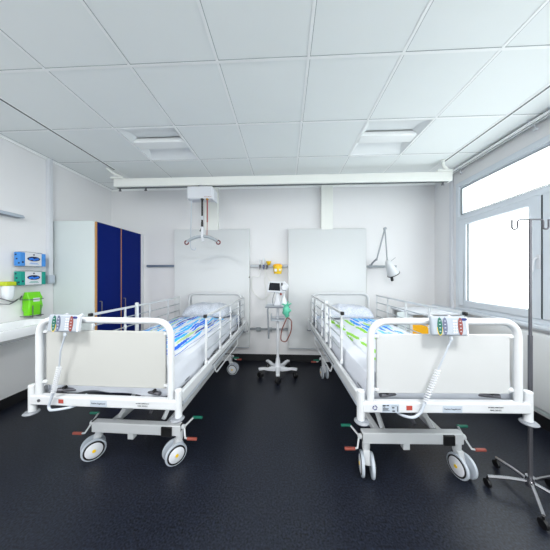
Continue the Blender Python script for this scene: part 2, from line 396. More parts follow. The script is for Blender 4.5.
# ------------------------------------------------------------ ceiling lights
for i, (lx, ly) in enumerate(lamps):
    t = thing('ceiling_light', ('recessed square ceiling light above the left bed', 'recessed square ceiling light above the right bed, nearer the window', 'added ceiling fill light behind the viewer on the basin side', 'added ceiling fill light behind the viewer on the window side')[i], 'ceiling light', (lx+.3, ly+.3, C), group='recessed ceiling lights')
    h = MB(); e = .288; dp = .055
    # two curved reflector troughs running across, with end plates
    for sgn in (-1, 1):
        pr = []
        for k in range(9):
            tt = k/8; pr.append((sgn*(e-(e-.06)*tt), dp*math.sin(PI*.5*min(1, tt*1.25))))
        for (a, za), (b_, zb) in zip(pr, pr[1:]):
            h.quad((-e, a, za), (e, a, za), (e, b_, zb), (-e, b_, zb))
    for sx in (-1, 1): h.quad((sx*e, -e, 0), (sx*e, e, 0), (sx*(e-.06), e, dp+.005), (sx*(e-.06), -e, dp+.005))
    h.quad((-e, -.07, dp), (e, -.07, dp), (e, .07, dp), (-e, .07, dp))
    h.build('reflector', 'reflector', t)
    f = MB()
    for q in ((-.3, .3, -.3, -e), (-.3, .3, e, .3), (-.3, -e, -e, e), (e, .3, -e, e)): f.box(*q, -.005, .003)
    f.build('frame', 'grid', t, smooth=False)
    MB().prism([(-e+.01, -.068, .016), (-e+.01, -.058, .004), (-e+.01, .058, .004), (-e+.01, .068, .016), (-e+.01, .06, .05), (-e+.01, -.06, .05)], (2*e-.02, 0, 0)).build('diffuser', 'grid' if i < 2 else 'fill_on', t, bevel=.004)
    if i > 1:  # added fill lamps, out of view, to brighten the room
        L = bpy.data.lights.new('fill_light', 'AREA'); L.shape = 'SQUARE'; L.size = .5; L.energy = FILL_W; L.color = (1, .985, .97)
        lo = bpy.data.objects.new('fill_light', L); S.collection.objects.link(lo); lo.location = (lx+.3, ly+.3, C-.012)

# ------------------------------------------------------------ hoist tracks, gantry, hoist
for i, (tx, lab) in enumerate(((-2.28, 'white ceiling track with a dark slot along the left wall side'), (1.975, 'white ceiling track with a dark slot on the window side'))):
    t = thing('ceiling_track', lab, 'track', (tx, 0, C))
    MB().box(-.024, -.009, YB+.02, D-.05, -.005, .0).box(.009, .024, YB+.02, D-.05, -.005, .0).build('rail', 'grid', t, bevel=.003)
    MB().box(-.009, .009, YB+.02, 2.82, -.0045, -.001).build('slot', 'gasket', t, smooth=False)
t = thing('hoist_beam', 'long white beam spanning under the ceiling in front of the back wall', 'beam', (-.10, 2.87, 2.62))
MB().box(-2.20, 2.19, -.045, .045, -.062, .05).build('beam', 'cream', t, bevel=.008)
MB().box(-2.17, 2.16, -.015, .015, -.067, -.061).build('slot', 'gasket', t, smooth=False)
for sx in (-2.18, 2.07):
    MB().box(sx-.06, sx+.12, -.05, .05, .05, .075).tube(fillet([(sx+.08, -.02, .075), (sx-.01, -.06, .11), (sx-.05, -.12, .155)], .05), .018, 10).build('trolley_bracket', 'cream', t, bevel=.004)
for sx in (-2.14, -1.78, 2.1): MB().cyl((sx, 0, -.062), (sx, 0, -.10), .012).cyl((sx-.015, 0, -.1), (sx+.015, 0, -.1), .008).build('end_stop', 'steel', t)
t = thing('patient_hoist', 'white ceiling hoist box with straps and a curved spreader bar', 'hoist', (-1.105, 2.86, 2.362))
MB().box(-.178, .165, -.075, .075, 0, .172).build('housing', 'plastic', t, bevel=.022, seg=4)
MB().box(.16, .185, -.07, .08, -.012, .14).build('end_plate', 'plastic', t, bevel=.008)
MB().cyl((-.01, 0, .16), (-.01, 0, .196), .04).build('trolley', 'greyp', t)
text('brand_mark', 'GULDMANN', .016, (.105, -.0762, .027), (PI/2, 0, 0), 'strapred', t)
MB().cyl((.03, -.07, .004), (.03, -.07, -.012), .02).build('strap_guide', 'black', t)
MB().cyl((.097, -.07, .004), (.097, -.07, -.012), .016).build('cord_guide', 'brassy', t)
MB().box(.018, .042, -.073, -.067, -.37, 0).build('lifting_strap', 'black', t)
MB().box(.02, .04, -.08, -.062, -.27, -.22).build('strap_tag', 'plastic', t, bevel=.003)
MB().box(.018, .042, -.085, -.058, -.38, -.3).tube([(.03, -.07, -.36), (.012, -.07, -.4), (.0, -.07, -.42)], .009).build('buckle', 'black', t, bevel=.004)
MB().cyl((.097, -.07, 0), (.097, -.07, -.30), .008).cyl((.097, -.07, -.3), (.093, -.07, -.5), .004).build('release_cord', 'strapred', t)
arc = [(.033+.197*(k-8)/8, -.07, -.485-.065*(abs(k-8)/8)**2.3) for k in range(17)]
sb = MB().tube(arc, .020, 12).build('spreader_bar', 'greybar', t)
MB().box(.018, .052, -.09, -.05, -.55, -.36).build('bar_hub', 'plastic', t, bevel=.008)
for ax in (-.176, .242):
    MB().tube([(ax+.024*math.cos(2*PI*k/16), -.07, -.563+.024*math.sin(2*PI*k/16)) for k in range(16)], .009, 8, closed=True).build('sling_hook', 'ringred', t)
MB().tube(fillet([(-.115, -.06, .01), (-.12, -.06, -.25), (-.125, -.07, -.60), (-.115, -.07, -.655), (-.06, -.07, -.66), (-.055, -.07, -.63)], .03), .006, 8).build('parking_hook', 'lightgrey', t)

# ------------------------------------------------------------ big head panels and rails on the back wall
for i, (a, b, z0, z1, lab) in enumerate(((-1.775, -.562, .236, 2.118, 'tall white wall panel behind the left bed'), (.05, 1.250, .232, 2.108, 'tall white wall panel behind the right bed'))):
    t = thing('wall_panel', lab, 'wall panel', ((a+b)/2, D, z0)); hw = (b-a)/2; H = z1-z0
    pr = [(-hw, 0, 0), (-hw, -.075, 0), (-hw, -.075, H-.03), (-hw, -.062, H-.008), (-hw, -.04, H), (-hw, 0, H)]
    MB().prism(pr, (2*hw, 0, 0)).build('board', 'panel', t, bevel=.003)
    MB().box(-hw+.01, hw-.01, -.07, 0, -.012, 0).build('lower_edge', 'lightgrey', t)
def rail(name, a, b, z, m, lab, mdl=True):
    t = thing(name, lab, 'rail', ((a+b)/2, D, z)); hw = (b-a)/2
    MB().box(-hw, hw, -.05, -.038, -.017, .017).build('bar', m, t, bevel=.002)
    k = max(2, int((b-a)/.3))
    for j in range(k):
        x = -hw+.03+(2*hw-.06)*j/(k-1); MB().box(x-.012, x+.012, -.04, 0, -.012, .012).build('standoff', m, t)
    return t
rail('equipment_rail', -2.25, -1.78, 1.525, 'bluegrey', 'blue-grey metal rail on the wall between the cabinet and the left panel')
rail('equipment_rail', -.558, .045, 1.522, 'alu', 'upper metal equipment rail between the two wall panels')
rail('equipment_rail', -.558, .045, .52, 'alu', 'lower metal equipment rail between the two wall panels')
rail('equipment_rail', 1.254, 1.72, 1.51, 'alu', 'short metal rail carrying the reading lamp right of the right panel')
for x in (-.42, -.24):
    tag(MB().box(x-.035, x+.035, D-.075, D-.05, .488, .55).box(x-.015, x+.015, D-.09, D-.07, .50, .535).build('rail_clamp', 'alu', bevel=.004),
        'metal clamp on the lower rail, %s one of the two' % ('left' if x < -.3 else 'right'), 'clamp', 'clamps on the lower rail')

# oxygen / suction regulators on the upper rail
for i, (x, hh) in enumerate(((-.395, .07), (-.335, .10), (-.285, .06))):
    t = thing('gas_regulator', ('left', 'middle', 'right')[i]+' one of three small clear gas flow meters on the upper rail', 'flow meter', (x, D-.06, 1.52), group='flow meters on the upper rail')
    MB().box(-.014, .014, -.025, .008, -.028, .022).build('body', 'steel', t, bevel=.004)
    MB().cyl((0, -.02, .02), (0, -.02, .03+hh), .011).build('flow_tube', 'translucent', t)
    MB().cyl((0, -.02, -.025), (0, -.02, -.055), .007).cyl((0, -.03, 0), (0, -.055, 0), .012).build('outlet', 'black' if i != 1 else 'navyink', t)
t = thing('funnel_cup', 'small yellow cup clipped above the upper rail beside the bin', 'cup', (-.255, D-.10, 1.53))
MB().lathe([(.008, 0), (.022, .012), (.034, .035), (.042, .06), (.038, .062), (.03, .037), (.018, .017), (.005, .008)]).build('cup', 'yellow', t)
MB().box(-.008, .008, 0, .055, .01, .022).build('clip', 'steel', t)
t = thing('sharps_bin', 'yellow sharps bin with white labels hanging from the upper rail', 'bin', (-.115, D-.135, 1.395))
MB().lathe([(.055, 0), (.060, .01), (.068, .10), (.070, .118)]).build('container', 'yellow', t)
MB().lathe([(.073, .115), (.073, .13), (.06, .145), (.045, .152), (.03, .155)]).build('lid', 'orange', t)
MB().box(-.045, -.008, -.0675, -.060, .035, .075).build('label_sticker', 'plastic', t)
MB().box(.025, .048, -.064, -.05, .04, .075).build('label_sticker', 'plastic', t)
MB().box(-.05, .05, .05, .085, .11, .135).build('bracket', 'steel', t)
def cord(name, pts, r, m, lab, cat='tube', sm=.06):
    return tag(MB().tube(fillet(pts, sm, 8), r, 8).build(name, m), lab, cat)
cord('oxygen_tube', [(-.395, D-.08, 1.47), (-.40, D-.06, 1.33), (-.53, D-.04, 1.37), (-.545, D-.03, 1.12), (-.36, D-.03, .96), (-.22, D-.03, 1.08), (-.22, D-.04, 1.24), (-.33, D-.08, 1.46)], .005, 'tube', 'clear tube looping below the flow meters', sm=.14)
cord('suction_tube', [(-.30, D-.08, 1.47), (-.33, D-.04, 1.28), (-.28, D-.04, .80), (-.20, D-.04, .70)], .0045, 'tube', 'thin clear tube hanging straight down behind the monitor trolley', sm=.1)
tag(MB().box(-.572, -.553, D-.088, D-.0755, 1.335, 1.352).build('cable_clip', 'black', bevel=.004), 'tiny black clip on the right edge of the left wall panel', 'clip')

# reading lamp
t = thing('reading_lamp', 'white jointed-arm examination lamp on the rail beside the right panel', 'lamp', (1.30, D-.05, 1.51))
MB().box(.0, .045, -.03, 0, -.025, .03).build('clamp', 'alu', t, bevel=.004)
MB().tube([(.025, -.02, .02), (.030, -.04, .045), (.060, -.125, .105)], .013, 12).build('swivel', 'alu', t)
MB().tube([(.055, -.14, .08), (.165, -.17, .55)], .011, 10).cyl((.165, -.185, .55), (.165, -.155, .55), .02).build('lower_arm', 'alu', t)
MB().tube([(.165, -.17, .55), (.185, -.20, .07)], .009, 10).build('upper_arm', 'alu', t)
ax = Matrix.Translation((.185, -.20, .07)) @ Matrix.Rotation(math.radians(-30), 4, 'Y') @ Matrix.Rotation(math.radians(12), 4, 'X')
MB().lathe([(.012, .012), (.028, 0), (.042, -.03), (.056, -.10), (.074, -.18), (.085, -.225), (.078, -.225), (.06, -.12), (.03, -.04)], m=ax).build('lamp_shade', 'white', t)
MB().lathe([(.088, -.228), (.088, -.218), (.080, -.218), (.080, -.228)], m=ax).build('shade_rim', 'black', t)
a2 = ax @ Matrix.Translation((.01, -.02, 0)) @ Matrix.Rotation(math.radians(14), 4, 'Y')
MB().lathe([(.018, -.16), (.020, -.30), (.015, -.31)], m=a2).build('grip', 'black', t)
MB().tube([(.24, -.2, .07), (.30, -.2, .12)], .004, 8).build('pin', 'alu', t)
cord('lamp_cable', [(1.27, D-.05, 1.48), (1.27, D-.03, 1.25), (1.24+.03, D-.03, 1.1), (1.28, D-.03, .7)], .003, 'tube', 'thin pale cable hanging below the reading lamp', 'cable')

# ------------------------------------------------------------ tall blue cabinet
t = thing('cabinet', 'tall pale grey cabinet with two navy blue doors in the left corner', 'cabinet', (XL, 2.585, 0))
cw = D-2.585-.002
MB().box(.002, .535, 0, cw, .0, 2.045).build('body', 'cabside', t, bevel=.002)
MB().box(.535, .555, cw-.075, cw, 0, 2.045).build('end_panel', 'panel', t)
yy = [0.004, .408, .838]
for j in range(2):
    d = MB().box(.537, .556, yy[j]+.003, yy[j+1]-.003, .09, 2.035).build('door', 'navy', t)
    e_ = MB().box(.5365, .5570, yy[j]-.003+.002, yy[j]+.012, .09, 2.035)
    e_.build('door_edge', 'oak', d)
    hy = yy[j]+.05
    MB().tube(fillet([(.556, hy, .90), (.585, hy, .90), (.585, hy, 1.045), (.556, hy, 1.045)], .012), .006, 8).build('handle', 'steel', d)
    MB().cyl((.555, hy, .86), (.566, hy, .86), .012).build('lock', 'darkgrey', d)

# ------------------------------------------------------------ left wall: basin, dispensers, bag, light bar
t = thing('washbasin', 'long white washbasin trough mounted on the left wall', 'basin', (XL, 1.64, .889))
cx = .235
MB().loft([rrect(cx-.08, 0, .13, .55, .08, -.155), rrect(cx-.04, 0, .18, .62, .08, -.13), rrect(cx, 0, .232, .70, .06, -.085), rrect(cx, 0, .235, .71, .05, -.02),
           rrect(cx, 0, .228, .703, .05, 0), rrect(cx+.01, 0, .195, .66, .06, 0), rrect(cx+.01, 0, .185, .65, .06, -.012), rrect(cx+.01, 0, .165, .62, .08, -.11), rrect(cx+.01, 0, .09, .54, .06, -.13)]).build('bowl', 'ceramic', t)
MB().lathe([(.028, -.131), (.028, -.126), (.01, -.126)], c=(cx, .2, 0)).build('drain', 'chrome', t)
MB().tube(fillet([(cx-.08, .1, -.19), (cx-.08, .1, -.38), (.02, .1, -.38)], .05), .02, 12).build('waste_pipe', 'plastic', t)
MB().tube(fillet([(cx-.18, .0, .0), (cx-.18, .0, .16), (cx-.02, .0, .16), (cx-.02, .0, .11)], .05), .012, 12).cyl((cx-.18, 0, 0), (cx-.18, 0, .04), .024).build('tap', 'chrome', t)
t = thing('wall_light', 'slim pale grey light bar on the left wall above the basin', 'wall light', (XL, 1.75, 1.985))
MB().prism([(0, -.5, 0), (.075, -.5, 0), (.08, -.5, .012), (.06, -.5, .035), (0, -.5, .04)], (0, .98, 0)).build('housing', 'slab', t, bevel=.003)
MB().box(.02, .065, -.46, .45, -.006, .001).build('diffuser', 'greyp', t)

def glove_box(z, m, lab):
    t = thing('glove_dispenser', lab, 'glove box', (XL, 2.17, z), group='glove boxes on the left wall')
    MB().box(.03, .100, 0, .045, 0, .145).build('near_end', m, t, bevel=.003)
    MB().box(.03, .103, .045, .200, .002, .143).build('carton', 'plastic', t, bevel=.003)
    MB().box(.03, .100, .200, .245, 0, .145).build('far_end', m, t, bevel=.003)
    MB().loft([[(.100, .122+.062*math.cos(a)*k, .080+.026*math.sin(a)*k) for a in [2*PI*i/16 for i in range(16)]] for k in (1.,)] + [[(.1045, .122+.062*math.cos(a), .080+.026*math.sin(a)) for a in [2*PI*i/16 for i in range(16)]]]).build('opening', 'darkblue', t)
    gb = MB()
    for k in range(5): gb.lathe([(.001, -.012), (.010, -.007), (.012, 0), (.010, .007), (.001, .012)], c=(.1055, .085+.018*k, .074+.006*math.sin(k*2.1)), seg=10)
    gb.build('glove', 'glove', t)
    MB().box(.102, .1045, .116, .130, .118, .132).build('mark', 'darkblue', t)
    MB().box(.102, .1042, .08, .17, .022, .027).box(.102, .1042, .09, .16, .032, .037).build('mark', m, t)
    q = MB()
    for (xx, zz) in ((.05, .12), (.06, .075), (.085, .03)): q.box(xx-.009, xx+.009, -.0012, .001, zz-.008, zz+.008)
    q.box(.099, .1015, .016, .030, .03, .05); q.build('mark', 'darkblue', t)
    wr = MB()
    for zz in (-.006, .151): wr.tube(fillet([(0, .03, zz), (.108, .03, zz), (.108, .21, zz), (0, .21, zz)], .02), .003, 6)
    wr.build('wire_holder', 'chrome', t)
glove_box(1.472, 'bluebox', 'sky blue and white glove box on the left wall, upper of two')
glove_box(1.268, 'tealbox', 'teal and white glove box on the left wall, below the blue one')
t = thing('socket_box', 'small grey wall box beside the teal glove box', 'socket', (XL, 2.475, 1.272))
MB().box(0, .06, 0, .085, 0, .105).build('body', 'lightgrey', t, bevel=.01, seg=3)
MB().box(.06, .064, .012, .073, .015, .09).build('flap', 'slab', t, bevel=.004)
t = thing('soap_dispenser', 'milky soap bottle with a lime cap on the left wall', 'dispenser', (XL, 2.11, 1.125))
MB().loft([rrect(.045, 0, .03, .025, .02, 0), rrect(.045, 0, .038, .036, .025, .03), rrect(.045, 0, .038, .040, .025, .12), rrect(.045, 0, .033, .036, .025, .14)]).build('bottle', 'translucent', t)
MB().box(.002, .085, -.044, .044, .138, .182).build('cap', 'limecap', t, bevel=.008)
MB().tube(fillet([(.0, -.05, .02), (.09, -.05, .0), (.10, .0, -.03), (.09, .05, .0), (.05, .10, -.01), (0, .15, .02)], .03), .005, 8).tube(fillet([(0, -.04, -.04), (.10, -.03, -.05), (.10, .04, -.01), (.0, .05, -.05)], .02), .004, 8).build('wire_holder', 'steel', t)
t = thing('waste_bag', 'bright lime green plastic bag in a wire holder above the basin', 'bag', (XL, 2.322, .93))
bag = []
for k in range(9):
    z = .255*k/8; bl = .055+.02*math.sin(PI*k/8)-(.018 if k > 6 else 0); wv = .0025*math.sin(k*2.3)
    bag.append([(x_, y_, z) for (x_, y_, _) in rrect(.052+wv*.3, wv, bl*.62, .068-.004*math.sin(k*1.7), .015, 0)])
MB().loft(bag).build('bag', 'lime', t)
MB().box(.088, .0975, -.03, .035, .10, .19).build('note', 'plastic', t)
wr = MB()
for zz in (-.008, .175): wr.tube(fillet([(0, -.075, zz), (.104, -.075, zz), (.104, .075, zz), (0, .075, zz)], .02), .004, 8)
for y_ in (-.04, .04): wr.tube([(.104, y_, .11), (.104, y_, -.02), (.0, y_, -.02)], .004, 8)
wr.build('wire_holder', 'steel', t)

# ------------------------------------------------------------ curtain rail along the window wall
t = thing('curtain_rail', 'double white curtain rail under the ceiling along the window wall', 'curtain rail', (XR-.06, 0, C-.03))
MB().box(-.035, -.015, YB+.1, 3.10, -.01, .012).box(.0, .02, YB+.1, 3.10, -.01, .012).build('rail', 'grid', t, bevel=.003)
MB().box(-.012, -.003, YB+.1, 3.08, -.004, .010).box(.02, .024, YB+.1, 3.08, -.008, .008).build('groove', 'gasket', t)
for y_ in (2.95, 2.1, 1.2, .3):
    MB().box(-.04, .055, y_-.012, y_+.012, .012, .028).tube([(.01, y_, -.01), (.02, y_, -.05)], .006, 8).box(.012, .03, y_-.015, y_+.015, -.065, -.045).build('bracket', 'plastic', t, bevel=.002)

# ------------------------------------------------------------ hospital beds
HW = .47      # half width at the corner posts
def make_bed(loc, rz, lift, lab, swivels, txt, hoop, ztf, bz, HW, gx, pdz):
    b = thing('hospital_bed', lab, 'bed', loc, rz, 'hospital beds'); L = 2.03; u = lift
    # end hoops with their boards
    for (nm, y, zt, hx) in (('footboard', 0, ztf, hoop), ('headboard', L, 1.108+u*.25, .412)):
        pw = hx-.037; rr = .0195
        MB().tube(fillet([(-hx, y, .60+u), (-hx, y, zt-rr), (hx, y, zt-rr), (hx, y, .60+u)], .105, 10), rr, 16).build(nm+'_frame', 'white', b)
        pb = .685+u*.9+(pdz if y == 0 else 0)
        pz1 = ztf-.082+pdz*.6 if y == 0 else zt-.03; yo = .012
        MB().box(-pw, pw, y-.006+yo, y+.008+yo, pb, pz1).build(nm+'_panel', ('footpanel', 'footpanel_w')[txt] if y == 0 else 'panel', b, bevel=.003)
        for sx in (-1, 1):
            for zz in (pb+.02, pz1-.012): MB().box(min(sx*(pw-.01), sx*hx), max(sx*(pw-.01), sx*hx), y-.012+yo, y+.014+yo, zz-.008, zz+.008).build(nm+'_bracket', 'white', b, bevel=.003)
    # upper frame
    fz0, fz1 = .565+u, .622+u
    MB().box(-HW, HW, -.022, .022, fz0, fz1).build('foot_crossbar', 'white', b, bevel=.006)
    MB().box(-HW, HW, L-.022, L+.022, fz0, fz1).build('head_crossbar', 'white', b, bevel=.006)
    for sx in (-1, 1):
        a_, c_ = sorted((sx*(HW-.012), sx*(HW+.016)))
        MB().box(a_, c_, .04, L-.03, .585+u, .652+u).build('side_beam', 'white', b, bevel=.007)
        a_, c_ = sorted((sx*(HW-.008), sx*(HW+.008)))
        MB().box(a_, c_, .06, L-.04, .555+u, .588+u).build('side_channel', 'lightgrey', b, bevel=.002)
        MB().box(*sorted((sx*(HW+.0155), sx*(HW+.0175))), .55, L-.25, .598+u, .606+u).build('side_groove', 'gasket', b)
        MB().tube(fillet([(sx*(HW+.004), .62, .585+u), (sx*(HW+.02), .64, .50+u), (sx*(HW+.02), 1.45, .50+u), (sx*(HW+.004), 1.5, .585+u)], .03), .0065, 8).build('lower_rod', 'white', b)
    for sx in (-1, 1):
        for y in (0, L):
            p = MB().cyl((sx*(HW+.005), y, .505+u), (sx*(HW+.005), y, .682+u), .021, 20).build('corner_post', 'white', b, bevel=.004)
            oy = -.02 if y == 0 else .02
            MB().lathe([(.018, -.007), (.032, -.009), (.041, 0), (.032, .009), (.018, .007)], c=(sx*(HW+.002), y+oy*.4, .510+u)).build('bumper_ring', 'greyp', p)
    # mattress platform
    pf = MB().box(-.42, .42, .06, L-.05, .628+u, .642+u)
    for k in range(9): pf.box(-.40, .40, .1+.22*k, .13+.22*k, .59+u, .628+u)
    pf.build('mattress_platform', 'greyp', b, bevel=.003)
    MB().tube([(-.3, .09, .64+u), (-.05, .085, .635+u), (.1, .09, .645+u), (.33, .09, .64+u)], .006, 8).build('cable', 'black', b)
    for sx in (-1, 1):
        MB().cyl((sx*.3, .03, .648+u), (sx*.3, .06, .648+u), .010).build('mattress_stop', 'black', b)
        MB().tube(fillet([(sx*.34, .03, .635+u), (sx*.24, .06, .63+u), (sx*.16, .12, .61+u)], .03), .012, 10).build('latch_lever', 'steel', b)
    # guard rails
    for sx in (-1, 1):
        X = sx*(gx if (sx > 0) == (txt == 0) else gx+(.014 if txt == 0 else .027)); q = MB(); zt = 1.045+u*.9
        ys_ = (.44, .80, 1.18, 1.57, 1.88)
        q.box(X-.008, X+.008, ys_[0]-.01, ys_[-1]+.01, zt-.010, zt+.010)
        for y in ys_: q.box(X-.007, X+.007, y-.008, y+.008, .65+u, zt)
        g_ = q.build('guard_rail', 'white', b, bevel=.002)
        for z in (zt-.095, zt-.19, zt-.285): MB().tube([(X, ys_[0], z), (X, ys_[-1], z)], .0055, 8).build('rail_rod', 'greybar', g_)
        for y in ys_:
            for z in (zt-.095, zt-.19, .67+u): MB().box(X-.011, X+.011, y-.011, y+.011, z-.016, z+.016).build('rail_joint', 'white', g_, bevel=.004)
        MB().box(X-.012, X+.012, ys_[0]-.035, ys_[0]-.006, zt-.012, zt+.013).build('end_cap', 'black', g_, bevel=.004)
        if sx < 0:
            MB().box(X-.016, X+.016, .955, .985, .655+u, zt+.034).build('latch_column', 'panel', g_, bevel=.008)
    # undercarriage
    bz0, bz1, y1, y2, hx = bz, bz+.075, .30, 1.72, .315
    uc = MB()
    for y in (y1, y2): uc.box(-hx-.03, hx+.03, y-.027, y+.027, bz0, bz1)
    for sx in (-1, 1): uc.box(sx*.22-.02, sx*.22+.02, y1+.03, y2-.03, bz0+.02, bz1-.012)
    uc.build('base_frame', 'white', b, bevel=.006)
    sgn = -1 if lift > .01 else 1
    if sgn > 0: MB().box(.205, .285, y1-.040, y1-.026, bz0+.001, bz1-.005).build('control_box', 'black', b, bevel=.003)
    else: MB().box(.20, .275, y1-.040, y1-.026, bz0+.001, bz1-.005).build('control_box', 'black', b, bevel=.003)
    MB().box(-.045-.02, -.045+.025, y1-.02, y1+.02, bz0-.045, bz0).build('base_bracket', 'white', b, bevel=.003)
    # lift arms (two scissor pairs) and actuator
    for (xa, ya, yb) in ((-.18, .34, .95), (.18, .34, .95), (-.18, 1.68, 1.15), (.18, 1.68, 1.15)):
        MB().tube([(xa, ya, .27), (xa*.9, yb, .62+u)], .018, 4).build('lift_arm', 'white', b)
    MB().tube([(-.19, .95, .62+u), (.19, .95, .62+u)], .014, 10).build('lift_shaft', 'steel', b)
    MB().tube([(.06, .36, .29), (.05, .62, .46+u)], .011, 10).tube([(.05, .60, .445+u), (.04, .85, .60+u)], .02, 12).build('actuator', 'steel', b)
    # castors
    for (sx, y, a) in ((-1, y1, swivels[0]), (1, y1, swivels[1]), (-1, y2, swivels[2]), (1, y2, swivels[3])):
        cx_ = sx*hx+(.012 if txt == 0 else 0)
        R_ = Matrix.Translation((cx_, y, 0)) @ Matrix.Rotation(math.radians(a), 4, 'Z')
        c_ = MB().lathe([(.026, .225), (.026, .165), (.02, .15)], m=R_)
        c_.prism([(-.022, .02, .165), (-.022, -.03, .165), (-.022, -.05, .08), (-.022, -.035, .065), (-.022, -.01, .1)], (.044, 0, 0), m=R_)
        c_ = c_.build('caster', 'white', b, bevel=.004)
        for s_ in (-1, 1):
            MB().lathe([(.045, -.009), (.073, -.009), (.076, -.004), (.076, .004), (.073, .009), (.045, .009)], c=(s_*.032, -.035, .0765), axis='X', seg=36, m=R_).build('wheel', 'lightgrey', c_)
            MB().lathe([(.052, -.002), (.064, -.002), (.064, .003), (.052, .003)], c=(s_*.0425, -.035, .0765), axis='X', seg=36, m=R_).build('rubber_ring', 'black', c_)
            MB().lathe([(.001, -.004), (.05, -.003), (.055, 0), (.05, .004), (.001, .006)], c=(s_*.0445, -.035, .0765), axis='X', seg=36, m=R_).build('wheel_cover', 'plastic', c_)
            MB().lathe([(.001, -.001), (.011, -.001), (.011, .003), (.001, .003)], c=(s_*.0505, -.035, .0765), axis='X', seg=16, m=R_).build('hub_mark', 'yellow', c_)
    # brake pedals at each corner
    for sx in (-1, 1):
        for y in (y1, y2):
            k = 1 if y == y1 else -1
            x_ = sx*(hx+.03)
            p = MB().cyl((x_, y, .245), (x_+sx*.025, y, .245), .016)
            p.tube([(x_+sx*.018, y, .245), (x_+sx*.05, y+k*.09, .258)], .0065, 8).tube([(x_+sx*.018, y, .245), (x_+sx*.042, y-k*.035, .188), (x_+sx*.07, y-k*.04, .187)], .0065, 8)
            p = p.build('brake_pedal', 'white', b)
            MB().cyl((x_+sx*.045, y+k*.09, .258), (x_+sx*.118, y+k*.09, .258), .0105).build('green_grip', 'green', p, bevel=.002)
            MB().cyl((x_+sx*.06, y-k*.04, .187), (x_+sx*.130, y-k*.04, .187), .0105).build('red_grip', 'red', p, bevel=.002)
            MB().box(x_-.002, x_+.002, y-.02, y+.02, .22, .27).build('pivot_cover', 'black', p)
    # stickers on the foot crossbar
    ft = -.0225
    sx0 = -.275 if txt == 0 else -.222
    MB().box(sx0, sx0+.032, ft-.0012, ft, fz0+.018, fz0+.042).build('red_sticker', 'redlab', b)
    lx = -.015 if txt == 0 else .03
    MB().box(lx-.053, lx+.053, ft-.0012, ft, fz0+.006, fz0+.043).build('name_plate', 'slab', b)
    text('lettering', 'Station Segelteuer', .0125, (lx, ft-.0016, fz0+.026), (PI/2, 0, 0), 'ink', b)
    tx = .265
    text('lettering', 'SICHERE ARBEITSLAST', .0085, (tx, ft-.0016, fz0+.036), (PI/2, 0, 0), 'ink', b)
    text('lettering', 'MAX. 220 KG', .0105, (tx, ft-.0016, fz0+.021), (PI/2, 0, 0), 'ink', b)
    if txt == 1:
        e_ = MB()
        for k in range(3):
            a = 2*PI*k/3
            e_.tube([(-.395+.011*math.cos(a+q_/8*1.7), ft-.001, fz0+.03+.011*math.sin(a+q_/8*1.7)) for q_ in range(9)], .0022, 6)
        e_.build('emblem', 'navyink', b)
        MB().box(-.355, -.262, ft-.0012, ft, fz0+.004, fz0+.05).build('type_plate', 'slab', b)
        l_ = MB()
        for (xa, xb, za, zb) in ((-.352, -.335, .040, .046), (-.332, -.318, .040, .046), (-.352, -.320, .026, .029), (-.352, -.322, .020, .023), (-.352, -.315, .013, .016), (-.305, -.275, .040, .042), (-.302, -.288, .028, .034), (-.30, -.285, .010, .016), (-.272, -.268, .010, .04)):
            l_.box(xa, xb, ft-.0018, ft-.001, fz0+za, fz0+zb)
        l_.build('print', 'ink', b)
        text('lettering', 'Typ', .0095, (-.345, ft-.0018, fz0+.036), (PI/2, 0, 0), 'ink', b)
    else:
        MB().cyl((-.405, ft-.004, fz0+.03), (-.405, ft, fz0+.03), .009).build('bolt', 'steel', b)
        MB().box(-.37, -.30, .03, .08, fz0+.002, fz0+.045).build('lock_block', 'steel', b, bevel=.004)
    return b
LB = (-1.118, 1.30, 0); LR = math.radians(-1.04)
RB = (.891, 1.27, 0); RR = math.radians(1.9)
make_bed(LB, LR, 0, 'white hospital bed on the left side, blue striped duvet on it', (-44, -44, 20, 88), 0, .428, 1.112, .188, .47, .476, -.006)
make_bed(RB, RR, .042, 'white hospital bed on the right side, next to the windows', (-12, 10, 4, 0), 1, .410, 1.131, .208, .460, .445, -.02)

